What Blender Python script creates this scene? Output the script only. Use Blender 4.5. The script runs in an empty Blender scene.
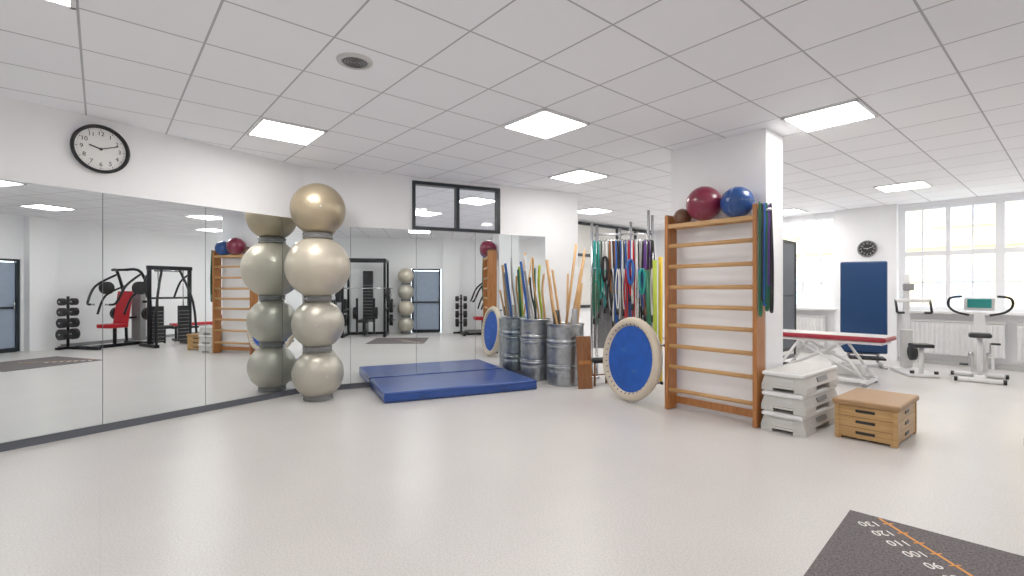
import bpy, bmesh, math, random
from mathutils import Vector, Matrix
random.seed(4)
AX=Vector((.645,-.764,0)).normalized(); BX=Vector((.764,.645,0)).normalized()
AX=Vector((BX.y,-BX.x,0))
GR=math.atan2(AX.y,AX.x)
H=3.09
def G(p,q,z=0): return AX*p+BX*q+Vector((0,0,z))
C=Vector((-2.86,6.68,0)); T1=Vector((.542,.840,0)).normalized(); T2=Vector((.909,.417,0)).normalized()

# ------------------------------------------------------------ materials
def mat(name,col,rough=.5,metal=0.,var=.04,scale=8.,bump=0.,bscale=60.,coat=0.,emit=None,es=0.,sheen=0.):
    m=bpy.data.materials.new(name); m.use_nodes=True; nt=m.node_tree; n=nt.nodes; l=nt.links
    b=n['Principled BSDF']; b.inputs['Roughness'].default_value=rough; b.inputs['Metallic'].default_value=metal
    if coat: b.inputs['Coat Weight'].default_value=coat; b.inputs['Coat Roughness'].default_value=.15
    tc=n.new('ShaderNodeTexCoord')
    no=n.new('ShaderNodeTexNoise'); no.inputs['Scale'].default_value=scale; no.inputs['Detail'].default_value=4
    l.new(tc.outputs['Object'],no.inputs['Vector'])
    r=n.new('ShaderNodeValToRGB')
    r.color_ramp.elements[0].position=.3; r.color_ramp.elements[1].position=.7
    c0=[max(0,c*(1-var)) for c in col]; c1=[min(1,c*(1+var)) for c in col]
    r.color_ramp.elements[0].color=(*c0,1); r.color_ramp.elements[1].color=(*c1,1)
    l.new(no.outputs['Fac'],r.inputs['Fac']); l.new(r.outputs['Color'],b.inputs['Base Color'])
    if bump:
        n2=n.new('ShaderNodeTexNoise'); n2.inputs['Scale'].default_value=bscale
        l.new(tc.outputs['Object'],n2.inputs['Vector'])
        bp=n.new('ShaderNodeBump'); bp.inputs['Strength'].default_value=bump; bp.inputs['Distance'].default_value=.01
        l.new(n2.outputs['Fac'],bp.inputs['Height']); l.new(bp.outputs['Normal'],b.inputs['Normal'])
    if emit: b.inputs['Emission Color'].default_value=(*emit,1); b.inputs['Emission Strength'].default_value=es
    return m
def wood(name,c0,c1,rough=.4,axis='X',scale=6):
    m=mat(name,c0,rough); nt=m.node_tree; n=nt.nodes; l=nt.links; b=n['Principled BSDF']
    tc=n.new('ShaderNodeTexCoord'); mp=n.new('ShaderNodeMapping')
    s={'X':(1,12,12),'Y':(12,1,12),'Z':(12,12,1)}[axis]; mp.inputs['Scale'].default_value=s
    no=n.new('ShaderNodeTexNoise'); no.inputs['Scale'].default_value=scale/2; no.inputs['Detail'].default_value=6; no.inputs['Distortion'].default_value=.6
    r=n.new('ShaderNodeValToRGB'); r.color_ramp.elements[0].position=.3; r.color_ramp.elements[1].position=.7
    r.color_ramp.elements[0].color=(*c0,1); r.color_ramp.elements[1].color=(*c1,1)
    l.new(tc.outputs['Object'],mp.inputs['Vector']); l.new(mp.outputs['Vector'],no.inputs['Vector'])
    l.new(no.outputs['Fac'],r.inputs['Fac']); l.new(r.outputs['Color'],b.inputs['Base Color'])
    return m
M={}
M['wall']=mat('wall_paint',(.9,.905,.92),.6,var=.008,bump=.05)
M['ceilframe']=mat('ceiling_metal',(.85,.85,.87),.4)
M['white']=mat('white_plastic',(.78,.78,.78),.35)
M['frame']=mat('white_window_frame',(.85,.86,.88),.4,var=.01)
M['base']=mat('dark_baseboard',(.10,.11,.13),.5)
M['black']=mat('black_plastic',(.012,.012,.014),.4)
M['blackm']=mat('black_metal',(.012,.013,.017),.3,.3)
M['dframe']=mat('dark_window_frame',(.012,.018,.025),.35)
M['steel']=mat('galvanised_steel',(.36,.38,.40),.3,.9,var=.18,scale=14)
M['chrome']=mat('chrome_tube',(.6,.61,.63),.2,1.)
M['greyp']=mat('grey_plastic',(.26,.26,.27),.5)
M['lgrey']=mat('light_grey_plastic',(.6,.6,.59),.45)
M['stepg']=mat('step_grey_plastic',(.60,.59,.565),.5,var=.05)
M['stept']=mat('step_top_rubber',(.56,.55,.54),.6,var=.25,scale=120)
M['blue']=mat('blue_vinyl',(.010,.06,.30),.34,var=.12,scale=3,bump=.35,bscale=4,coat=.35)
M['bluecl']=mat('blue_fabric',(.006,.08,.42),.55,var=.15)
M['navy']=mat('navy_vinyl',(.008,.045,.14),.3,coat=.2)
M['cream']=mat('cream_pad',(.60,.52,.41),.6,bump=.3,bscale=20)
M['red']=mat('red_vinyl',(.5,.01,.02),.35)
M['redd']=mat('dark_red_vinyl',(.32,.015,.03),.35)
M['teal']=mat('teal_plastic',(.02,.3,.28),.4)
M['wood']=wood('varnished_upright_wood',(.34,.12,.028),(.50,.21,.065),.35,'Z')
M['rung']=wood('beech_rung_wood',(.50,.27,.10),(.62,.37,.16),.35,'X')
M['boxw']=wood('vault_box_wood',(.43,.24,.085),(.56,.35,.145),.4,'X')
M['stick']=wood('stick_wood',(.46,.25,.09),(.58,.35,.15),.5,'Z')
M['brown']=wood('brown_board_wood',(.18,.06,.02),(.28,.12,.045),.4,'Z')
M['lid']=mat('tan_leather_top',(.36,.205,.09),.45)
M['clockface']=mat('clock_face',(.88,.88,.86),.4,var=.005)
M['numgrey']=mat('white_print',(.85,.84,.8),.6)
M['orange']=mat('orange_print',(.8,.33,.05),.6)
M['jmat']=mat('grey_rubber_mat',(.135,.12,.122),.85,var=.55,scale=90,bump=.3,bscale=200)
M['maroon']=mat('maroon_ball_rubber',(.2,.012,.04),.3,coat=.3)
M['bball']=mat('blue_ball_rubber',(.008,.06,.24),.28,coat=.3)
M['brownball']=mat('brown_leather_ball',(.14,.06,.03),.5,bump=.3)
M['green']=mat('green_rubber',(.012,.12,.055),.5)
M['lime']=mat('lime_foam',(.4,.5,.04),.6)
M['yellow']=mat('yellow_foam',(.75,.5,.03),.6)
M['violet']=mat('violet_rubber',(.12,.04,.25),.5)
M['rubblue']=mat('blue_rubber',(.02,.11,.42),.5)
M['extw']=mat('facade_plaster',(.66,.53,.31),.9,var=.05)
M['extwin']=mat('facade_window_glass',(.33,.4,.52),.3)
M['extg']=mat('facade_trim',(.68,.67,.64),.8)
M['asph']=mat('asphalt',(.45,.45,.45),.9)
M['roof']=mat('roof_tiles',(.5,.25,.15),.9)
def ball_mat(name,col,rough=.28,metal=.55):
    m=mat(name,col,rough,metal,var=.05,scale=3); nt=m.node_tree; n=nt.nodes; l=nt.links; b=n['Principled BSDF']
    tc=n.new('ShaderNodeTexCoord'); w=n.new('ShaderNodeTexWave'); w.wave_type='BANDS'; w.bands_direction='Z'; w.inputs['Scale'].default_value=11
    bp=n.new('ShaderNodeBump'); bp.inputs['Strength'].default_value=.06; bp.inputs['Distance'].default_value=.01
    l.new(tc.outputs['Object'],w.inputs['Vector']); l.new(w.outputs['Fac'],bp.inputs['Height']); l.new(bp.outputs['Normal'],b.inputs['Normal'])
    return m
M['ballA']=ball_mat('gold_silver_ball',(.44,.365,.25),.36,.55)
M['ballB']=ball_mat('pearl_ball',(.60,.545,.44),.4,.35)
M['ballC']=ball_mat('silver_ball',(.50,.475,.405),.38,.45)
M['ring']=mat('smoked_ring_plastic',(.2,.2,.2),.25)
def mirror_mat():
    m=bpy.data.materials.new('mirror_glass'); m.use_nodes=True; b=m.node_tree.nodes['Principled BSDF']
    b.inputs['Base Color'].default_value=(.87,.92,.93,1); b.inputs['Metallic'].default_value=1; b.inputs['Roughness'].default_value=.0
    return m
M['mirror']=mirror_mat()
def glass_mat():
    m=bpy.data.materials.new('window_glass'); m.use_nodes=True; n=m.node_tree.nodes; l=m.node_tree.links
    n.remove(n['Principled BSDF']); t=n.new('ShaderNodeBsdfTransparent'); t.inputs[0].default_value=(.96,.98,1,1)
    g=n.new('ShaderNodeBsdfGlossy'); g.inputs['Roughness'].default_value=.02; mx=n.new('ShaderNodeMixShader'); mx.inputs[0].default_value=.05
    l.new(t.outputs[0],mx.inputs[1]); l.new(g.outputs[0],mx.inputs[2]); l.new(mx.outputs[0],n['Material Output'].inputs[0]); return m
M['glass']=glass_mat()
def em_mat():
    m=bpy.data.materials.new('light_diffuser'); m.use_nodes=True; n=m.node_tree.nodes; b=n['Principled BSDF']
    b.inputs['Base Color'].default_value=(.9,.9,.9,1); b.inputs['Emission Color'].default_value=(1,.97,.93,1); b.inputs['Emission Strength'].default_value=11.5
    return m
M['emit']=em_mat()
# floor
def floor_mat():
    m=bpy.data.materials.new('linoleum_floor'); m.use_nodes=True; n=m.node_tree.nodes; l=m.node_tree.links; b=n['Principled BSDF']
    tc=n.new('ShaderNodeTexCoord'); a=n.new('ShaderNodeTexNoise'); a.inputs['Scale'].default_value=90; a.inputs['Detail'].default_value=3
    r=n.new('ShaderNodeValToRGB'); r.color_ramp.elements[0].position=.35; r.color_ramp.elements[1].position=.65
    r.color_ramp.elements[0].color=(.55,.528,.512,1); r.color_ramp.elements[1].color=(.67,.645,.628,1)
    c=n.new('ShaderNodeTexNoise'); c.inputs['Scale'].default_value=1.3; c.inputs['Detail'].default_value=5
    r2=n.new('ShaderNodeValToRGB'); r2.color_ramp.elements[0].position=.3; r2.color_ramp.elements[1].position=.7
    r2.color_ramp.elements[0].color=(.94,.94,.94,1); r2.color_ramp.elements[1].color=(1,1,1,1)
    mx=n.new('ShaderNodeMix'); mx.data_type='RGBA'; mx.blend_type='MULTIPLY'; mx.inputs[0].default_value=1
    for q in (a,c): l.new(tc.outputs['Object'],q.inputs['Vector'])
    l.new(a.outputs['Fac'],r.inputs['Fac']); l.new(c.outputs['Fac'],r2.inputs['Fac'])
    l.new(r.outputs['Color'],mx.inputs[6]); l.new(r2.outputs['Color'],mx.inputs[7])
    # faint sheet seams
    br=n.new('ShaderNodeTexBrick'); br.offset=0; br.inputs['Scale'].default_value=1; br.inputs['Brick Width'].default_value=2.; br.inputs['Row Height'].default_value=12
    br.inputs['Mortar Size'].default_value=.002; br.inputs['Color1'].default_value=(1,1,1,1); br.inputs['Color2'].default_value=(1,1,1,1); br.inputs['Mortar'].default_value=(.92,.92,.92,1)
    l.new(tc.outputs['Object'],br.inputs['Vector'])
    mx2=n.new('ShaderNodeMix'); mx2.data_type='RGBA'; mx2.blend_type='MULTIPLY'; mx2.inputs[0].default_value=1
    l.new(mx.outputs[2],mx2.inputs[6]); l.new(br.outputs['Color'],mx2.inputs[7])
    l.new(mx2.outputs[2],b.inputs['Base Color']); b.inputs['Roughness'].default_value=.34
    return m
M['floor']=floor_mat()
TS=.65; LP,LQ=-3.586,3.472
def ceil_mat():
    m=bpy.data.materials.new('ceiling_tiles'); m.use_nodes=True; n=m.node_tree.nodes; l=m.node_tree.links; b=n['Principled BSDF']
    tc=n.new('ShaderNodeTexCoord'); mp=n.new('ShaderNodeMapping'); mp.inputs['Location'].default_value=(-LP+TS/2+TS*40,-LQ+TS/2+TS*40,0)
    br=n.new('ShaderNodeTexBrick'); br.offset=0; br.inputs['Scale'].default_value=1; br.inputs['Brick Width'].default_value=TS; br.inputs['Row Height'].default_value=TS
    br.inputs['Mortar Size'].default_value=.0075; br.inputs['Mortar Smooth'].default_value=.1
    br.inputs['Color1'].default_value=(.925,.93,.965,1); br.inputs['Color2'].default_value=(.90,.905,.945,1); br.inputs['Mortar'].default_value=(.45,.45,.48,1)
    l.new(tc.outputs['Object'],mp.inputs['Vector']); l.new(mp.outputs['Vector'],br.inputs['Vector'])
    l.new(br.outputs['Color'],b.inputs['Base Color']); b.inputs['Roughness'].default_value=.8
    return m
M['ceil']=ceil_mat()

# ------------------------------------------------------------ builder
class B:
    def __init__(s): s.v=[]; s.f=[]; s.mi=[]; s.sm=[]; s.mats=[]; s.M=Matrix.Identity(4)
    def _m(s,k):
        m=M[k]
        if m not in s.mats: s.mats.append(m)
        return s.mats.index(m)
    def add(s,vs,fs,k,smooth=False,X=None):
        X=s.M@(X if X is not None else Matrix.Identity(4)); o=len(s.v); i=s._m(k)
        s.v+= [tuple(X@Vector(v)) for v in vs]
        for j,f in enumerate(fs):
            s.f.append([o+a for a in f]); s.mi.append(i); s.sm.append(smooth if isinstance(smooth,bool) else smooth[j])
        return s
    def box(s,c,d,k,bev=0.,rot=(0,0,0),X=None):
        bm=bmesh.new(); bmesh.ops.create_cube(bm,size=1)
        for v in bm.verts: v.co=Vector((v.co.x*d[0],v.co.y*d[1],v.co.z*d[2]))
        if bev: bmesh.ops.bevel(bm,geom=bm.edges[:],offset=bev,segments=3,profile=.5,affect='EDGES')
        from mathutils import Euler
        Y=Matrix.Translation(Vector(c))@Euler(rot).to_matrix().to_4x4()
        if X is not None: Y=X@Y
        bm.verts.index_update(); s.add([v.co.copy() for v in bm.verts],[[v.index for v in f.verts] for f in bm.faces],k,False,Y); bm.free(); return s
    def prism(s,pts,y0,y1,k,X=None):  # pts in xz, extruded along y
        n=len(pts); vs=[(p[0],y0,p[1]) for p in pts]+[(p[0],y1,p[1]) for p in pts]
        fs=[list(range(n)),list(range(2*n-1,n-1,-1))]+[[i,i+n,(i+1)%n+n,(i+1)%n] for i in range(n)]
        return s.add(vs,fs,k,False,X)
    def cyl(s,a,b,r,k,r2=None,n=16):
        a=Vector(a); b=Vector(b); r2=r if r2 is None else r2; d=(b-a); q=d.to_track_quat('Z','Y'); vs=[]; L=d.length
        for z,rr in ((0,r),(L,r2)):
            for i in range(n):
                t=2*math.pi*i/n; vs.append(a+q@Vector((rr*math.cos(t),rr*math.sin(t),z)))
        fs=[[i,(i+1)%n,(i+1)%n+n,i+n] for i in range(n)]+[list(range(n-1,-1,-1)),list(range(n,2*n))]
        return s.add(vs,fs,k,[True]*n+[False,False])
    def lathe(s,prof,k,n=32,X=None,smooth=True,sx=1.):
        vs=[];fs=[];m=len(prof)
        for r,z in prof:
            for i in range(n):
                t=2*math.pi*i/n; vs.append((r*math.cos(t),r*math.sin(t)*sx,z))
        for j in range(m-1):
            for i in range(n):
                fs.append([j*n+i,j*n+(i+1)%n,(j+1)*n+(i+1)%n,(j+1)*n+i])
        return s.add(vs,fs,k,smooth,X)
    def sph(s,c,r,k,n=32,sc=(1,1,1)):
        m=n//2; prof=[(max(1e-4,r*math.sin(math.pi*j/m)),-r*math.cos(math.pi*j/m)) for j in range(m+1)]
        return s.lathe(prof,k,n,Matrix.Translation(Vector(c))@Matrix.Diagonal((*sc,1)))
    def torus(s,R,r,k,X=None,n=40,m=12,sz=1.):
        prof=[(R+r*math.cos(2*math.pi*j/m),r*sz*math.sin(2*math.pi*j/m)) for j in range(m+1)]
        return s.lathe(prof,k,n,X)
    def tube(s,pts,r,k,sub=0,n=8,closed=False):
        P=[Vector(p) for p in pts]
        if sub:
            Q=[]; N=len(P)
            rng=range(N if closed else N-1)
            for i in rng:
                if closed: p0,p1,p2,p3=P[i-1],P[i],P[(i+1)%N],P[(i+2)%N]
                else: p0,p1,p2,p3=P[max(i-1,0)],P[i],P[i+1],P[min(i+2,N-1)]
                for j in range(sub):
                    t=j/sub; Q.append(.5*((2*p1)+(-p0+p2)*t+(2*p0-5*p1+4*p2-p3)*t*t+(-p0+3*p1-3*p2+p3)*t**3))
            if not closed: Q.append(P[-1])
            P=Q
        N=len(P); vs=[];up=None
        for i in range(N):
            d=(P[(i+1)%N]-P[i-1]) if closed else (P[min(i+1,N-1)]-P[max(i-1,0)])
            d.normalize()
            if up is None: up=d.orthogonal().normalized()
            up=(up-d*up.dot(d)); up=up.normalized() if up.length>1e-5 else d.orthogonal().normalized()
            w=d.cross(up)
            for j in range(n):
                t=2*math.pi*j/n; vs.append(P[i]+up*r*math.cos(t)+w*r*math.sin(t))
        fs=[]
        for i in range(N if closed else N-1):
            for j in range(n):
                a=i*n; b=((i+1)%N)*n; fs.append([a+j,a+(j+1)%n,b+(j+1)%n,b+j])
        sm=[True]*len(fs)
        if not closed: fs+= [list(range(n-1,-1,-1)),list(range((N-1)*n,N*n))]; sm+=[False,False]
        return s.add(vs,fs,k,sm)
    def text(s,t,size,k,X):
        cu=bpy.data.curves.new('t','FONT'); cu.body=t; cu.size=size; cu.align_x='CENTER'; cu.align_y='CENTER'; cu.extrude=.0008
        o=bpy.data.objects.new('t',cu); bpy.context.scene.collection.objects.link(o); bpy.context.view_layer.update()
        me=bpy.data.meshes.new_from_object(o.evaluated_get(bpy.context.evaluated_depsgraph_get()))
        s.add([v.co.copy() for v in me.vertices],[list(p.vertices) for p in me.polygons],k,False,X)
        bpy.data.objects.remove(o); bpy.data.meshes.remove(me); bpy.data.curves.remove(cu); return s
    def obj(s,name,loc=(0,0,0),rz=0.,rx=0.,ry=0.):
        me=bpy.data.meshes.new(name); me.from_pydata(s.v,[],s.f); 
        for m in s.mats: me.materials.append(m)
        me.polygons.foreach_set('material_index',s.mi); me.polygons.foreach_set('use_smooth',s.sm); me.update()
        bm=bmesh.new(); bm.from_mesh(me); bmesh.ops.recalc_face_normals(bm,faces=bm.faces); bm.to_mesh(me); bm.free()
        o=bpy.data.objects.new(name,me); bpy.context.scene.collection.objects.link(o)
        o.location=Vector(loc); o.rotation_euler=(rx,ry,rz); return o
def RX(a): return Matrix.Rotation(a,4,'X')
def RY(a): return Matrix.Rotation(a,4,'Y')
def RZ(a): return Matrix.Rotation(a,4,'Z')
def TR(x,y,z): return Matrix.Translation((x,y,z))

# ------------------------------------------------------------ room shell
def wall(name,A,Bp,th=.15,holes=(),ext0=0,ext1=0,k='wall'):
    A=Vector(A); Bp=Vector(Bp); d=(Bp-A); L=d.length; rz=math.atan2(d.y,d.x)
    b=B(); xs=sorted({-ext0,L+ext1,*[h[0] for h in holes],*[h[1] for h in holes]})
    for x0,x1 in zip(xs,xs[1:]):
        hs=[h for h in holes if h[0]<=x0+1e-6 and h[1]>=x1-1e-6]
        if not hs: b.box(((x0+x1)/2,th/2,H/2),(x1-x0,th,H),k)
        else:
            h=hs[0]
            if h[2]>0: b.box(((x0+x1)/2,th/2,h[2]/2),(x1-x0,th,h[2]),k)
            if h[3]<H: b.box(((x0+x1)/2,th/2,(h[3]+H)/2),(x1-x0,th,H-h[3]),k)
    return b.obj(name,A,rz)
W1S=C-T1*4.7; W2E=C+T2*4.41
rz1=math.atan2(T1.y,T1.x); rz2=math.atan2(T2.y,T2.x)
wall('wall_mirror_left',W1S,C,ext0=.1,ext1=.0)
wall('wall_mirror_back',C,W2E,holes=[(1.50,2.93,2.31,3.04)])
wall('wall_rear',G(2.3,-2.37),W1S,ext0=.15,ext1=.1)
wall('wall_right',G(2.3,12.14),G(2.3,-2.37),holes=[(8.02,8.98,0,2.1)])
wall('wall_window',G(-8,12.14),G(2.3,12.14),th=.3,holes=[(1.8,4.5,1.0,3.03),(5.55,8.4,1.0,3.03)],ext0=.15,ext1=.15)
wall('wall_far',G(-8,8.5),G(-8,12.14),ext0=0)
wall('wall_corridor_side',G(-11.5,8.5),G(-8,8.5),ext0=.15,ext1=.0)
wall('wall_corridor_end',G(-11.5,1.0),G(-11.5,8.5))
wall('wall_corridor',C+T1*.0+Vector((-.25,.2,0)),G(-11.5,1.0),ext0=.1,ext1=.15)
b=B(); b.box((-4.7,4.9,-.1),(14.6,15.6,.2),'floor'); b.obj('floor',rz=GR)
b=B(); b.box((-4.7,4.9,H+.05),(14.6,15.6,.1),'ceil'); b.obj('ceiling',rz=GR)
# column with wall bars
b=B(); b.box((-2.733,5.525,H/2),(1.106,.43,H),'wall'); b.obj('column',rz=GR)
b=B(); b.box((2.2,4.45,H/2),(.2,.55,H),'wall'); b.obj('column',rz=GR)
b=B(); b.box((-2.98,12.06,H/2),(1.05,.16,H),'wall'); b.obj('column',rz=GR)
# door in right wall (seen in mirror) with dark frame and glazing
b=B()
for y in (3.2,4.08): b.box((2.36,y,1.05),(.1,.06,2.08),'dframe')
b.box((2.36,3.64,2.07),(.1,.9,.05),'dframe'); b.box((2.36,3.64,.05),(.08,.84,.1),'dframe'); b.box((2.36,3.64,1.0),(.06,.84,.05),'dframe')
b.box((2.37,3.64,1.05),(.02,.84,1.95),'extwin'); b.cyl((2.29,4.0,.95),(2.29,4.0,1.15),.012,'chrome'); b.obj('door_1',rz=GR)
# mirrors
def mirror(P0,T,rz,s0,s1,mh):
    b=B(); L=s1-s0; b.box((L/2,-.012,(mh+.075)/2),(L-.006,.012,mh-.075),'mirror')
    b.box((L/2,-.0035,(mh+.07)/2),(L-.001,.007,mh-.07),'greyp')
    b.obj('mirror_panel',P0+T*s0,rz)
e=[4.70,4.09,3.15,2.205,1.257,.31,.02]
for s0,s1 in zip(e,e[1:]): mirror(C-T1*s0,T1,rz1,0,s0-s1,2.36)
e=[.02,.62,1.56,2.5,3.13,3.76]
for s0,s1 in zip(e,e[1:]): mirror(C+T2*s0,T2,rz2,0,s1-s0,2.3)
b=B(); b.box((2.34,-.014,.035),(4.66,.028,.07),'base'); b.obj('baseboard_left',W1S,rz1)
b=B(); b.box((2.22,-.014,.035),(4.38,.028,.07),'base'); b.obj('baseboard_back',C,rz2)
b=B(); b.box((-2.85,12.1,.04),(10.2,.03,.08),'lgrey'); b.obj('baseboard_window',rz=GR)
b=B(); b.box((2.28,8.5,.04),(.03,7.2,.08),'greyp'); b.obj('baseboard_right',rz=GR)
# interior transom window above mirror
def dwin(x0,x1,z0,z1,y0,y1,n,name,loc,rz):
    b=B(); yc=(y0+y1)/2; t=.05
    for z in (z0+t/2,z1-t/2): b.box(((x0+x1)/2,yc,z),(x1-x0,y1-y0,t),'dframe')
    for i in range(n+1):
        x=x0+t/2+(x1-x0-t)*i/n; b.box((x,yc,(z0+z1)/2),(t,y1-y0,z1-z0-2*t),'dframe')
    b.box(((x0+x1)/2,yc,(z0+z1)/2),(x1-x0-.02,.006,z1-z0-.02),'glass'); b.obj(name,loc,rz)
dwin(1.50,2.93,2.31,3.04,-.02,.1,2,'window_3',C,rz2)
# dark framed glazing on far wall
b=B()
for z in (3.02,2.25,1.0): b.box((-7.97,10.3,z),(.06,3.3,.07),'dframe')
for i in range(5): b.box((-7.97,8.7+3.2*i/4,2.0),(.06,.07,2.0),'dframe')
b.box((-7.985,10.3,2.0),(.02,3.2,2.0),'extg'); b.obj('window_4',rz=GR)
# big windows
def bigwin(p0,p1,n,name):
    b=B(); y=12.2; z0,z1=1.0,3.03
    for z,t in ((z0+.04,.08),(2.1,.09),(z1-.04,.08)): b.box(((p0+p1)/2,y,z),(p1-p0,.08,t),'frame')
    for i in range(n+1):
        x=p0+.04+(p1-p0-.08)*i/n; w=.12 if (i%2==0) else .07
        b.box((x,y,(z0+z1)/2),(w,.09,z1-z0),'frame')
    w=(p1-p0)/n
    for i in range(n):
        xc=p0+w*(i+.5)
        for zc in ((z0+2.1)/2,(2.1+z1)/2):
            hh=1.05 if zc<2 else .85
            b.box((xc,y,zc),(.025,.03,hh),'frame')
            if zc<2: b.box((xc,y,zc),(w-.05,.03,.025),'frame')
    b.box(((p0+p1)/2,y+.03,(z0+z1)/2),(p1-p0-.05,.006,z1-z0-.05),'glass')
    b.box(((p0+p1)/2,12.05,.985),(p1-p0+.05,.24,.04),'white')
    b.obj(name,rz=GR)
bigwin(-2.45,.4,4,'window_1'); bigwin(-6.2,-3.5,4,'window_2')
# radiators
def radiator(p0,p1):
    b=B(); b.box(((p0+p1)/2,12.0,.5),(p1-p0,.09,.6),'white',.01)
    n=int((p1-p0)/.07)
    for i in range(n): b.box((p0+.035+i*(p1-p0-.07)/(n-1),11.945,.5),(.03,.03,.54),'white',.006)
    b.box(((p0+p1)/2,12.0,.82),(p1-p0+.02,.12,.03),'lgrey')
    for x in (p0+.15,p1-.15): b.box((x,12.0,.1),(.04,.05,.2),'white')
    b.obj('radiator',rz=GR)
radiator(-2.3,-.95); radiator(-.8,.3); radiator(-5.9,-3.7)
# ceiling lights
def panel(i,j):
    p=LP+i*TS; q=LQ+j*TS
    b=B(); t=.025; h=TS/2-.005
    for sx in (-1,1): b.box((sx*(h-t/2),0,-.006),(t,2*h,.02),'ceilframe'); b.box((0,sx*(h-t/2),-.006),(2*h,t,.02),'ceilframe')
    b.box((0,0,-.002),(2*h-2*t,2*h-2*t,.006),'emit')
    b.obj('ceiling_light_panel',G(p,q,H-.003),GR)
for ij in [(0,0),(-3,-3),(-2,3),(3,3),(2.5,10),(-1,12),(-5,7),(3,-3),(6,0),(6,6),(0,-6),(6,-6),(0,6),(6,12),(-6,3),(-9,3),(-4,12),(-1,9)]: panel(*ij)
# round ceiling speaker
b=B(); b.lathe([(.001,-.012),(.085,-.012),(.095,-.006)],'greyp',32); b.lathe([(.095,-.006),(.1,-.02),(.125,-.012),(.13,0)],'lgrey',32)
for i in range(4): b.torus(.02+.02*i,.003,'black',TR(0,0,-.013),24,6)
b.obj('ceiling_speaker',(-1.16,3.6,H))

# ------------------------------------------------------------ clocks
def clock(R,face,rim,num,name,loc,rz):
    b=B(); X=RX(math.pi/2)
    b.lathe([(.001,.02),(R*.86,.02)],face,48,X); b.lathe([(.001,0),(R*.98,0),(R,.015),(R,.04),(R*.96,.055),(R*.9,.05),(R*.86,.02)],rim,48,X)
    for i in range(60):
        a=i*math.pi/30; L=.06 if i%5==0 else .025; w=.012 if i%5==0 else .004
        b.box((math.sin(a)*R*.8,-.0215,math.cos(a)*R*.8),(w*R*4*.5,.002,L*R),num,rot=(0,a,0))
    for h in range(1,13):
        a=h*math.pi/6; b.text(str(h),R*.24,num,TR(math.sin(a)*R*.64,-.0225,math.cos(a)*R*.64)@X)
    for a,L,w in ((math.radians(-75),.45,.05),(math.radians(68),.68,.035)):
        b.box((math.sin(a)*R*L*.42,-.028,math.cos(a)*R*L*.42),(w*R,.003,L*R),num,rot=(0,a,0))
    b.cyl((0,-.02,0),(0,-.034,0),R*.05,num); b.obj(name,loc,rz)
clock(.235,'clockface','black','black','wall_clock',C-T1*2.22+Vector((0,0,2.785)),rz1)
clock(.17,'black','greyp','clockface','wall_clock',G(-2.93,11.98,2.24),GR)

# ------------------------------------------------------------ exercise balls
bx,by=-2.49,6.27
def ball_stack(bx,by,zs,rings):
    for z,r,k in zs:
        b=B(); b.sph((0,0,0),r,k,48); b.cyl((0,-r+.006,0),(0,-r-.002,0),.012,'lgrey'); b.obj('exercise_ball',(bx,by,z),random.random()*3)
    for z,R,h in rings:
        r1=.012; b=B(); b.torus(R,r1,'ring',TR(0,0,h/2),40,8); b.torus(R,r1,'ring',TR(0,0,-h/2),40,8)
        b.lathe([(R-.004,-h/2),(R-.004,h/2),(R+.004,h/2),(R+.004,-h/2),(R-.004,-h/2)],'ring',40); b.obj('ball_stacking_ring',(bx,by,z))
ball_stack(bx,by,[(.33,.315,'ballC'),(.965,.32,'ballC'),(1.69,.395,'ballB'),(2.43,.335,'ballA')],[(.645,.16,.05),(1.29,.16,.05),(2.09,.17,.05),(.038,.17,.05)])
ex=G(1.95,3.0); ball_stack(ex.x,ex.y,[(.30,.26,'ballC'),(.82,.26,'ballB'),(1.34,.26,'ballC'),(1.85,.25,'ballB')],[(.035,.15,.04),(.56,.14,.04),(1.08,.14,.04),(1.60,.14,.04)])

# ------------------------------------------------------------ blue mat
b=B(); L=2.12
b.box((L/2,.56,.068),(L,1.12,.13),'blue',.022)
for z in (.03,.108): b.tube([(.01,-.001,z),(L-.01,-.001,z)],.004,'navy'); b.tube([(-.001,.01,z),(-.001,1.11,z)],.004,'navy'); b.tube([(L+.001,.01,z),(L+.001,1.11,z)],.004,'navy')
b.box((L/2,.56,.004),(L-.06,1.06,.008),'navy')
for x in (.5,1.6): b.tube([(x-.07,-.003,.07),(x-.03,-.02,.06),(x+.03,-.02,.06),(x+.07,-.003,.07)],.007,'navy',3)
b.obj('blue_gym_mat',(-1.57,5.98,0),rz2)

# ------------------------------------------------------------ wall bars
b=B(); p0,p1=-3.20,-2.19; q=5.16
for p in (p0,p1): b.box((p,q,1.14),(.045,.2,2.27),'wood',.008)
for z in (.24,.51,.75,.99,1.21,1.43,1.67,1.91): 
    b.M=TR(0,0,z); b.lathe([(.001,p0),(.017,p0),(.017,p1),(.001,p1)],'rung',16,TR(0,5.09,0)@RY(math.pi/2)@Matrix.Diagonal((1.4,1,1,1))); b.M=Matrix.Identity(4)
b.box(((p0+p1)/2,5.085,2.14),(p1-p0,.03,.05),'rung',.006); b.box(((p0+p1)/2,5.235,2.14),(p1-p0,.03,.05),'rung',.006)
b.box(((p0+p1)/2,5.245,.1),(p1-p0,.025,.08),'wood',.004)
b.obj('wall_bars',rz=GR)
def rball(p,q,z,r,k,name,):
    b=B(); b.sph((0,0,0),r,k,40)
    for a in (0,math.pi/2): b.torus(r,.0025,k,RX(a),48,6)
    b.obj(name,G(p,q,z),.7)
rball(-2.76,5.115,2.355,.19,'maroon','rubber_ball'); rball(-2.40,5.13,2.322,.165,'bball','rubber_ball'); rball(-3.05,5.16,2.24,.1,'brownball','medicine_ball')
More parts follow.
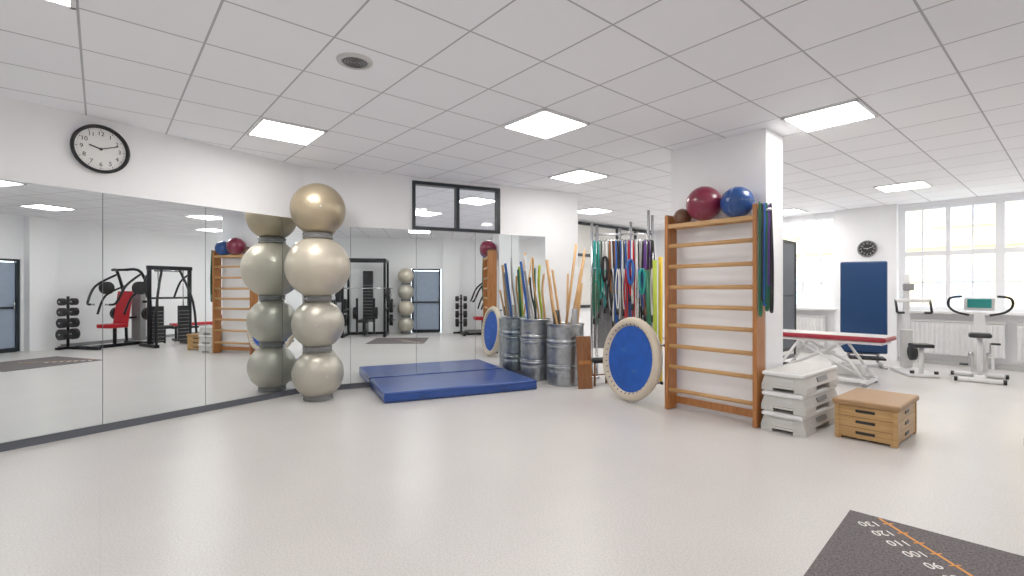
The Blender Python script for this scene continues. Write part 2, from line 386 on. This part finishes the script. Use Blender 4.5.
# bands on right upright
b=B()
for i,(k,z) in enumerate([('green',1.15),('black',1.3),('rubblue',1.25),('green',1.2),('violet',1.45),('black',1.18)]):
    x=-2.145+.009*i; y=5.07+.03*i
    b.tube([(x,y,2.22),(x+.01,y-.02,(2.2+z)/2),(x+.005,y-.015,z+.05),(x+.01,y,z),(x+.012,y+.02,z+.05),(x+.012,y+.025,(2.2+z)/2),(x,y+.01,2.22)],.011,k,5,closed=True)
b.cyl((-2.165,5.16,2.215),(-2.07,5.16,2.215),.012,'chrome')
b.obj('resistance_bands',rz=GR)

# ------------------------------------------------------------ trampoline
b=B(); R=.53
b.lathe([(.001,.03),(.41,.03),(.42,.028)],'bluecl',56)
b.lathe([(.415,.03),(.43,.055),(.47,.07),(.505,.058),(.525,.02),(.51,-.02),(.47,-.035),(.42,-.02),(.415,.02),(.415,.03)],'cream',56)
for i in range(36):
    a=i*2*math.pi/36; b.box((.43*math.cos(a),.43*math.sin(a),.058),(.024,.01,.006),'navy',rot=(0,-.6,a))
b.torus(.48,.018,'chrome',TR(0,0,-.035),48,8)
for i in range(6):
    a=i*math.pi/3+.5; b.cyl((.45*math.cos(a),.45*math.sin(a),-.04),(.45*math.cos(a),.45*math.sin(a),-.15),.014,'chrome'); b.cyl((.45*math.cos(a),.45*math.sin(a),-.15),(.45*math.cos(a),.45*math.sin(a),-.17),.02,'black')
for (x,y,s) in ((-.12,.1,.05),(.1,-.14,.04)): b.box((x,y,.032),(s*2,s,.002),'rubblue')
o=b.obj('mini_trampoline'); nrm=Vector((-.88,-.44,.10)).normalized()
zax=nrm; xax=Vector((0,0,1)).cross(zax).normalized(); yax=zax.cross(xax)
o.matrix_world=Matrix.Translation((1.50,6.13,.535))@Matrix((xax,yax,zax)).transposed().to_4x4()

# ------------------------------------------------------------ barrels with poles
def barrel(x,y,r,h):
    prof=[(.001,.01),(r*.97,.01),(r*.97,0),(r,.01)]
    n=44
    for i in range(n+1):
        z=.03+(h-.06)*i/n; w=.008*math.cos(i*math.pi/2) if (8<i<16 or 26<i<36) else 0
        prof.append((r+w*1.3,z))
    prof+=[(r+.012,h-.02),(r+.012,h),(r-.005,h),(r-.012,h-.03),(r-.012,.03),(.001,.03)]
    b=B(); b.lathe(prof,'steel',44)
    for z in (h*.33,h*.66): b.torus(r+.003,.009,'steel',TR(0,0,z),44,8)
    for a in (0,math.pi): 
        c,s_=math.cos(a),math.sin(a)
        b.tube([((r+.01)*c-.06*s_,(r+.01)*s_+.06*c,h*.84),((r+.04)*c,(r+.04)*s_,h*.8),((r+.01)*c+.06*s_,(r+.01)*s_-.06*c,h*.84)],.007,'steel',4)
    b.obj('metal_barrel',(x,y,0),2.4)
barrel(.80,7.34,.275,.9); barrel(.38,7.74,.245,.95)
b=B()
for (bx0,by0,tx,ty,tz,r) in [(.75,7.3,.52,7.3,1.85,.024),(.85,7.35,.6,7.25,1.7,.018),(.72,7.4,.98,7.45,2.1,.02),(.8,7.25,1.08,7.3,1.9,.018),(.82,7.45,.86,7.5,1.65,.016),(.9,7.4,1.03,7.2,1.5,.018),(.75,7.45,1.12,7.5,2.02,.016),(.85,7.3,.56,7.2,1.4,.018)]:
    b0=Vector((bx0,by0,.06)); t=Vector((tx,ty,tz)); 
    a=(.9-.06)/(tz-.06); m=b0.lerp(t,a); dv=Vector((m.x-.797,m.y-7.34,0))
    if dv.length>.235: t=t-(dv-dv*(.235/dv.length))/a
    b.cyl(b0,t,r,'stick')
b.cyl((.68,7.3,.05),(.66,7.27,1.1),.05,'black'); b.cyl((.9,7.25,.05),(.93,7.22,1.12),.045,'greyp')
b.obj('wooden_pole_bundle')
b=B()
for i,(dx,dy,tx,tz,r,k) in enumerate([(-.12,0,.14,1.85,.022,'rubblue'),(-.04,.08,.2,1.95,.018,'white'),(.05,-.03,.33,1.9,.016,'stick'),(.1,.06,.44,1.8,.022,'lime'),(.0,-.1,.28,1.6,.016,'black'),(-.1,-.08,.2,1.7,.018,'greyp'),(.14,-.05,.5,1.65,.018,'stick'),(.12,0,.52,1.7,.016,'white'),(.0,.1,.36,1.75,.02,'green')]):
    b.tube([(.38+dx*.8,7.74+dy,.06),(.38+dx,7.74+dy,.9),(.38+(tx-.38)*.8,7.72+dy,(tz+.9)/2+.1),(tx,7.7+dy,tz)],r,k,5,10)
b.obj('exercise_stick_bundle')
b=B(); b.box((0,0,.37),(.22,.025,.74),'brown',.01,rot=(-.12,0,0)); b.box((0,-.02,.37),(.18,.012,.05),'wood',rot=(-.12,0,0)); b.obj('wooden_balance_board',(1.03,6.95,0.0),.25)
b=B(); b.box((0,0,.36),(.3,.26,.05),'black',.008)
for sx in (-1,1):
    for sy in (-1,1): b.cyl((sx*.13,sy*.1,0),(sx*.12,sy*.08,.36),.016,'brown')
    b.cyl((sx*.13,-.09,.15),(sx*.13,.09,.15),.01,'brown')
b.cyl((-.13,0,.15),(.13,0,.15),.01,'brown')
b.obj('small_wooden_stool',(1.31,7.22,0),.2)

# ------------------------------------------------------------ equipment rack with bands/ropes
b=B(); 
for x,h in ((0,2.5),(.08,2.45),(.9,2.68),(.96,2.6),(.45,2.4),(.62,2.5)):
    b.cyl((x,0,0.03),(x,0,h),.022,'chrome')
for x in (.04,.45,.93): b.box((x,0,.02),(.16,.5,.04),'chrome',.008)
for z in (2.3,2.2,1.75,.25): b.cyl((0,0,z),(.96,0,z),.016,'chrome')
b.box((.48,.03,1.3),(.9,.012,1.7),'greyp')
for i in range(19):
    x=.03+i*.05
    for z in (2.2,1.75):
        if z==1.75 and i%2: continue
        b.tube([(x,0,z),(x,-.06,z-.01),(x,-.1,z+.02)],.005,'chrome',2,6)
b.obj('equipment_rack',(1.30,7.95,0),-.12)
b=B(); ks=['teal','rubblue','black','green','black','white','greyp','lgrey','violet','lgrey','rubblue','black','white','red','black','brown','white','teal','black','lgrey']
for i in range(38):
    x=.03+(i%19)*.05+(.02 if i>18 else 0); k=ks[(i*3)%20]; z0=2.19; L=random.uniform(.6,1.5); w=random.uniform(.006,.03); y=-.075-random.random()*.04
    b.tube([(x,y,z0),(x+w*.6,y-.01,z0-L*.4),(x+w,y-.01,z0-L*.85),(x+.01,y-.02,z0-L),(x-w,y-.01,z0-L*.8),(x-w*.5,y,z0-L*.35)],random.choice([.006,.009,.013]),k,5,7,closed=True)
    if i%2==0:
        L=random.uniform(.4,.9); k=ks[(i*7+3)%20]; z0=1.74
        b.tube([(x,y-.03,z0),(x+w,y-.04,z0-L*.5),(x,y-.05,z0-L),(x-w,y-.04,z0-L*.5)],.009,k,6,7,closed=True)
        b.cyl((x,y-.045,z0-L-.1),(x,y-.045,z0-L),.018,'black')
for x,z,k in ((.2,1.9,'black'),(.6,1.85,'rubblue'),(.78,1.7,'teal')):
    b.tube([(x-.03,-.14,z),(x-.04,-.15,z-.2),(x,-.15,z-.36),(x+.04,-.15,z-.2),(x+.03,-.14,z)],.022,k,4,8,closed=True)
b.obj('hanging_skipping_ropes',(1.30,7.95,0),-.12)
b=B()
for x,y,h,k,t in ((0,0,1.85,'lime',.0),(.08,.04,1.9,'yellow',.02),(-.07,.05,1.7,'green',-.02)): b.cyl((x,y,.0),(x+t,y+.05,h),.032,k)
b.obj('foam_roller_poles',(2.15,7.3,0))

# ------------------------------------------------------------ aerobic steps
def step(z):
    b=B(); L=.98; W=.41; h=.195
    b.prism([(-W/2,.055),(W/2,.055),(W/2-.035,h-.035),(-W/2+.035,h-.035)],-L/2+.03,L/2-.03,'stepg')
    b.box((0,0,h-.022),(W-.03,L,.04),'white',.015); b.box((0,0,h-.002),(W-.07,L-.06,.007),'stept',.002)
    for s in (-1,1):
        for t in (-1,1): b.prism([(t*W/2,0),(t*(W/2-.11),0),(t*(W/2-.11),.06),(t*(W/2),.06)],s*L/2-s*.03,s*L/2-s*.3,'stepg')
        b.box((0,s*(L/2-.028),.115),(.2,.008,.04),'lgrey',.002)
        b.box((0,s*(L/2-.02),.045),(.2,.01,.02),'stepg')
    for t in (-1,1): b.box((t*(W/2-.012),0,.11),(.012,.26,.045),'greyp',.002,rot=(0,-t*.3,0))
    b.obj('aerobic_step',G(-1.94,5.57+random.uniform(-.02,.02),z),GR)
for i in range(3): step(.199*i)

# ------------------------------------------------------------ vaulting box
b=B(); W,L=.49,.74
for i in range(3):
    z=.02+i*.1
    b.box((0,0,z+.048),(W-.02,L-.02,.096),'boxw',.005)
    for s in (-1,1): b.box((0,s*(L/2-.008),z+.055),(.15,.008,.026),'black',.003); b.box((s*(W/2-.008),0,z+.05),(.008,.13,.03),'black',.003)
    if i<2: b.box((0,0,z+.098),(W-.026,L-.026,.004),'brown')
for sx in (-1,1):
    for sy in (-1,1): b.box((sx*(W/2-.03),sy*(L/2-.03),.012),(.05,.05,.024),'boxw'); b.box((sx*(W/2-.02),sy*(L/2-.02),.17),(.035,.035,.3),'boxw',.004)
b.box((0,0,.345),(W+.03,L+.03,.055),'lid',.018)
b.obj('wooden_vaulting_box',G(-1.335,5.74,0),GR)

# ------------------------------------------------------------ jump mat
e1=Vector((.70,-.68,0)).normalized(); rzm=math.atan2(e1.y,e1.x)
b=B(); Y=Matrix.Translation((2.14,3.09,0))@RZ(rzm-.02)
b.box((.75,-.75,.005),(1.5,1.5,.01),'jmat',.003,X=Y)
b.box((2.235,2.37,.0105),(.014,1.2,.002),'orange')
for i in range(11): b.box((2.235,2.90-.11*i,.0105),(.06,.009,.002),'orange')
for i,t in enumerate(['130','120','110','100','90','80','70']): b.text(t,.08,'numgrey',TR(2.12,2.90-.11*i,.0115)@RZ(math.pi))
b.obj('jump_test_mat')

# ------------------------------------------------------------ treatment bench
b=B(); W=.62; L=1.75
b.box((0,0,.69),(L,W,.07),'redd',.025); b.box((0,0,.722),(L-.04,W-.04,.012),'lgrey',.004)
b.box((0,0,.63),(L-.1,W-.1,.04),'white',.008)
for sx in (-1,1):
    b.box((sx*.62,0,.05),(.06,W-.02,.05),'white',.01)
    for sy in (-1,1):
        b.cyl((sx*.62,sy*.24,.06),(sx*.25,sy*.24,.62),.02,'white'); b.cyl((sx*.62,sy*.28,.0),(sx*.62,sy*.28,.05),.03,'greyp')
for sy in (-1,1): b.box((0,sy*.24,.07),(1.3,.05,.05),'white',.01); b.cyl((-.62,sy*.2,.1),(.3,sy*.2,.6),.016,'white'); b.cyl((.62,sy*.2,.1),(-.3,sy*.2,.6),.016,'white')
b.box((.35,0,.2),(.4,.26,.16),'lgrey',.02); b.box((-.5,0,.3),(.06,.4,.06),'greyp',.01)
b.obj('treatment_table',G(-2.72,8.7,0),GR)
# tilt table with blue pad
b=B(); b.box((0,0,1.08),(.72,.08,1.7),'navy',.03); b.box((0,.06,1.0),(.5,.05,1.6),'greyp',.01)
b.box((0,-.15,.16),(.6,.36,.04),'black',.008); 
for x in (-.28,.28): b.box((x,0,.04),(.06,.8,.05),'white',.01); b.cyl((x*.8,.05,.06),(x*.8,.06,.9),.025,'white'); b.cyl((x,-.36,.03),(x+.03,-.36,.03),.03,'black'); b.cyl((x,.36,.03),(x+.03,.36,.03),.03,'black')
b.cyl((0,.35,.07),(0,.08,.8),.03,'white')
b.obj('tilt_table',G(-2.72,10.85,0),GR+.35)
# standing screen with black frame
b=B()
for x in (-.36,.36): b.box((x,0,1.3),(.05,.04,1.95),'black',.005); b.box((x,0,.03),(.05,.5,.05),'black',.01); b.cyl((x,0,.04),(x,0,.4),.018,'black')
for z in (.34,2.26): b.box((0,0,z),(.76,.04,.05),'black',.005)
b.box((0,.0,1.3),(.69,.015,1.88),'base'); b.box((0,-.01,1.3),(.68,.02,.03),'black')
b.obj('standing_screen',G(-3.50,9.45,0),GR+1.62)

# ------------------------------------------------------------ exercise bike / ergometer
def ergometer(name,loc,rz,s=1.):
    b=B()
    b.box((0,-.32,.035),(.6,.09,.06),'white',.02); b.box((0,.35,.035),(.5,.09,.06),'white',.02); b.box((0,0,.07),(.14,.7,.07),'white',.02)
    for sx in (-1,1): b.cyl((sx*.3,-.32,.035),(sx*.34,-.32,.035),.035,'black'); b.cyl((sx*.25,.35,.035),(sx*.29,.35,.035),.035,'black')
    b.lathe([(.001,-.07),(.2,-.07),(.235,-.045),(.235,.045),(.2,.07),(.001,.07)],'lgrey',32,TR(0,.02,.4)@RY(math.pi/2))
    b.prism([(-.1,.1),(.1,.1),(.06,1.05),(-.06,1.05)],-.22,-.08,'white')
    for sx in (-1,1):
        b.cyl((sx*.07,.02,.4),(sx*.13,.02,.4),.03,'chrome'); b.box((sx*.12,.02,.4-sx*.08),(.025,.035,.2),'chrome',.005); b.box((sx*.18,.02,.4-sx*.17),(.11,.09,.03),'black',.01)
    b.box((0,-.2,1.18),(.36,.06,.24),'white',.03,rot=(-.5,0,0)); b.box((0,-.165,1.19),(.28,.03,.16),'teal',.01,rot=(-.5,0,0))
    b.tube([(-.12,-.17,1.0),(-.28,-.1,1.05),(-.36,.0,1.15),(-.34,.05,1.27),(-.2,.02,1.3)],.018,'black',5); b.tube([(.12,-.17,1.0),(.28,-.1,1.05),(.36,.0,1.15),(.34,.05,1.27),(.2,.02,1.3)],.018,'black',5)
    b.cyl((0,.25,.1),(0,.38,.7),.035,'white'); b.box((0,.4,.72),(.26,.28,.07),'black',.03); b.box((0,.28,.72),(.12,.2,.05),'black',.02)
    o=b.obj(name,loc,rz); o.scale=(s,s,s)
ergometer('exercise_bike',(7.3,7.62,0),-.75+math.pi)
# pulley rowing unit
b=B(); b.box((0,0,.03),(.4,.8,.05),'white',.015); b.box((0,.28,.85),(.08,.08,1.65),'white',.015); b.box((0,.28,.4),(.16,.12,.65),'lgrey',.02)
b.box((0,.05,1.22),(.5,.05,.06),'white',.01); b.box((0,.15,1.22),(.07,.3,.06),'white',.01)
for sx in (-1,1): b.cyl((sx*.24,.05,1.24),(sx*.24,-.02,1.02),.018,'black'); b.cyl((sx*.24,-.02,1.02),(sx*.14,-.02,1.02),.02,'black')
b.lathe([(.001,-.03),(.13,-.03),(.13,.03),(.001,.03)],'black',24,TR(0,.05,.35)@RY(math.pi/2)); b.cyl((0,.05,.35),(0,.25,.35),.02,'chrome')
b.box((0,-.25,.5),(.26,.28,.06),'black',.02); b.cyl((0,-.25,.05),(0,-.25,.48),.03,'white'); b.box((0,.2,1.45),(.16,.04,.12),'greyp',.015)
for sx in (-1,1): b.cyl((sx*.16,-.35,.0),(sx*.16,-.35,.1),.03,'black')
b.obj('pulley_trainer',G(-1.9,10.4,0),GR+.55)

# ------------------------------------------------------------ weight machines (right of camera, seen in mirrors)
def plates(b,x,y,z,r,n=2,ax=1):
    for i in range(n):
        b.cyl((x+ax*i*.035,y,z),(x+ax*(i*.035+.03),y,z),r,'black',n=24)
def press(name,loc,rz,seat='red'):
    b=B()
    b.box((0,0,.04),(.1,1.3,.08),'blackm',.01); b.box((0,.6,.04),(.9,.08,.08),'blackm',.01); b.box((0,-.6,.04),(.7,.08,.08),'blackm',.01)
    for sx in (-1,1):
        b.tube([(sx*.4,.6,.08),(sx*.42,.55,1.2),(sx*.38,.35,1.85),(sx*.2,.1,1.9)],.035,'blackm',5)
        b.tube([(sx*.38,.35,1.8),(sx*.48,-.1,1.5),(sx*.45,-.3,1.1),(sx*.3,-.35,1.05)],.028,'blackm',5)
        b.tube([(sx*.42,.55,1.5),(sx*.44,.1,1.25),(sx*.42,-.1,.8)],.025,'blackm',5)
        b.cyl((sx*.3,-.35,1.05),(sx*.18,-.35,1.05),.02,'chrome'); plates(b,sx*.48,.2,1.45,.16,3,sx); plates(b,sx*.46,.45,.8,.16,3,sx)
    b.cyl((-.4,.6,1.1),(.4,.6,1.1),.03,'blackm'); b.cyl((-.2,.1,1.9),(.2,.1,1.9),.03,'blackm')
    b.box((0,.6,.75),(.3,.15,1.3),'greyp',.01)
    b.cyl((0,0,.08),(0,0,.48),.04,'blackm'); b.box((0,-.05,.52),(.44,.46,.1),seat,.03); b.box((0,.20,.95),(.42,.09,.85),seat,.03,rot=(-.15,0,0)); b.cyl((0,.25,.7),(0,.6,.7),.03,'blackm')
    b.obj(name,loc,rz)
def cable(name,loc,rz):
    b=B()
    for sx in (-1,1):
        b.box((sx*.45,0,1.0),(.08,.08,1.9),'blackm',.01); b.box((sx*.45,0,.04),(.1,.9,.08),'blackm',.01)
        b.box((sx*.28,.05,.55),(.2,.16,.9),'black',.01); b.cyl((sx*.28,.05,1.0),(sx*.28,.05,1.9),.012,'chrome')
        for i in range(9): b.box((sx*.28,.05,.15+.09*i),(.215,.175,.01),'greyp')
        b.tube([(sx*.45,-.05,1.8),(sx*.4,-.4,1.6),(sx*.3,-.5,1.2)],.025,'blackm',4)
        b.tube([(sx*.45,.4,.08),(sx*.4,.3,1.1),(sx*.2,.05,1.9)],.03,'blackm',4)
    b.box((0,0,1.95),(1.0,.1,.1),'blackm',.01); b.cyl((-.3,-.1,1.88),(.3,-.1,1.88),.02,'chrome'); b.cyl((-.45,0,1.2),(.45,0,1.2),.025,'blackm'); b.box((0,-.3,.45),(.3,.35,.08),'black',.02); b.cyl((0,-.3,.04),(0,-.3,.42),.03,'blackm')
    b.obj(name,loc,rz)
rf=math.atan2(T1.y,T1.x)   # facing the mirror wall
press('chest_press_machine',(4.90,2.55,0),rf-1.9)
cable('cable_machine',(4.70,3.72,0),rf)
# power rack
b=B()
for sx in (-1,1):
    for sy in (-1,1): b.box((sx*.6,sy*.5,1.17),(.07,.07,2.3),'blackm',.008)
    b.box((sx*.6,0,2.3),(.07,1.0,.07),'blackm',.008); b.box((sx*.6,0,.04),(.08,1.2,.08),'blackm',.008); b.box((sx*.6,0,.8),(.05,1.0,.05),'blackm')
    plates(b,sx*.66,.5,.9,.22,3,sx); plates(b,sx*.66,-.5,1.25,.22,3,sx); b.cyl((sx*.6,-.5,1.25),(sx*.82,-.5,1.25),.02,'chrome'); b.cyl((sx*.6,.5,.9),(sx*.82,.5,.9),.02,'chrome')
    plates(b,sx*.66,.5,.45,.18,3,sx); b.cyl((sx*.6,.5,.45),(sx*.82,.5,.45),.02,'chrome')
    b.box((sx*.25,-.1,.6),(.06,.06,1.1),'blackm'); plates(b,sx*.25,-.1,.7,.18,3,sx)
for sy in (-1,1): b.box((0,sy*.5,2.3),(1.2,.07,.07),'blackm',.008)
b.cyl((-.85,-.55,1.45),(.85,-.55,1.45),.015,'chrome'); b.box((0,.5,.04),(1.2,.08,.08),'blackm'); b.box((0,.5,1.2),(.3,.18,1.6),'black',.01)
for i in range(12): b.box((0,.4,.45+.1*i),(.28,.02,.012),'greyp')
b.box((0,-.1,.48),(.3,1.0,.08),'black',.02); b.box((0,-.1,.25),(.08,.7,.4),'blackm')
b.obj('power_rack',G(1.45,1.84,0),GR-math.pi/2)
b=B()
b.cyl((0,0,.03),(0,0,1.25),.03,'blackm'); b.box((0,0,.03),(.5,.08,.06),'blackm'); b.box((0,0,.03),(.08,.5,.06),'blackm')
for i,z in enumerate((.35,.62,.88,1.12)):
    for s in (-1,1): b.cyl((0,0,z),(s*.2,0,z),.015,'chrome'); plates(b,s*.08,0,z,.13-.015*i,3,s)
b.obj('weight_plate_tree',G(1.8,4.75,0),GR+1.5)
b=B(); b.box((0,0,.45),(.3,1.15,.08),'red',.03); b.box((0,.75,.62),(.3,.5,.08),'red',.03,rot=(.7,0,0)); 
for y in (-.45,.45): b.box((0,y,.03),(.5,.06,.06),'blackm',.01); b.cyl((0,y,.05),(0,y,.42),.03,'blackm')
b.box((0,0,.36),(.06,1.1,.06),'blackm'); b.obj('weight_bench',G(.9,7.3,0),GR+.4)
b=B()
for z in (.35,.65,.95): b.box((0,0,z),(1.5,.35,.03),'blackm',.005,rot=(.2,0,0))
for sx in (-1,1): b.box((sx*.74,0,.55),(.05,.3,1.1),'blackm',.005); b.box((sx*.74,0,.02),(.06,.5,.04),'blackm')
for z in (.35,.65,.95):
    for i in range(6):
        x=-.6+i*.24
        for s in (-1,1): b.cyl((x,s*.1,z+.07+s*.02),(x,s*.16,z+.07+s*.03),.055,'black',n=10)
        b.cyl((x,-.1,z+.05),(x,.1,z+.09),.014,'chrome')
b.obj('dumbbell_rack',G(2.0,.1,0),GR-math.pi/2)
ergometer('exercise_bike',G(.6,-1.4,0),GR+.8)

# ------------------------------------------------------------ exterior
b=B(); b.box((0,20.3,3),(44,.6,16),'extw')
for i in range(16):
    for j in range(4):
        x=-20+i*2.5; z=-2.2+j*3.3
        b.box((x,19.97,z),(1.35,.06,1.9),'extg'); b.box((x,19.93,z),(1.15,.05,1.7),'extwin'); b.box((x,19.9,z),(.06,.05,1.7),'extg'); b.box((x,19.9,z+.3),(1.15,.05,.06),'extg')
        b.box((x,19.9,z-1.0),(1.5,.2,.1),'extg')
for z in (-.5,2.8,6.1): b.box((0,19.9,z),(44,.2,.12),'extg')
b.box((0,20.2,11.3),(44.5,1.6,.5),'roof'); b.obj('neighbouring_building',rz=GR)
b=B(); b.box((0,20,-5.1),(60,40,.2),'asph'); b.obj('street_ground',rz=GR)

# ------------------------------------------------------------ world, camera
w=bpy.data.worlds.new('sky'); bpy.context.scene.world=w; w.use_nodes=True; n=w.node_tree.nodes
n['Background'].inputs[0].default_value=(.86,.93,1,1); n['Background'].inputs[1].default_value=4.3
cam=bpy.data.cameras.new('camera'); cam.lens=488/1024*36; cam.sensor_width=36; cam.shift_y=2/1024; cam.clip_start=.05; cam.clip_end=200
co=bpy.data.objects.new('camera',cam); co.location=(0,0,1.4); co.rotation_euler=(math.pi/2,0,0); bpy.context.scene.collection.objects.link(co)
bpy.context.scene.camera=co
cy=bpy.context.scene.cycles; cy.diffuse_bounces=8; cy.max_bounces=12; cy.glossy_bounces=5
vs=bpy.context.scene.view_settings; vs.view_transform='Standard'; vs.look='None'; vs.exposure=0.82; vs.gamma=1.08
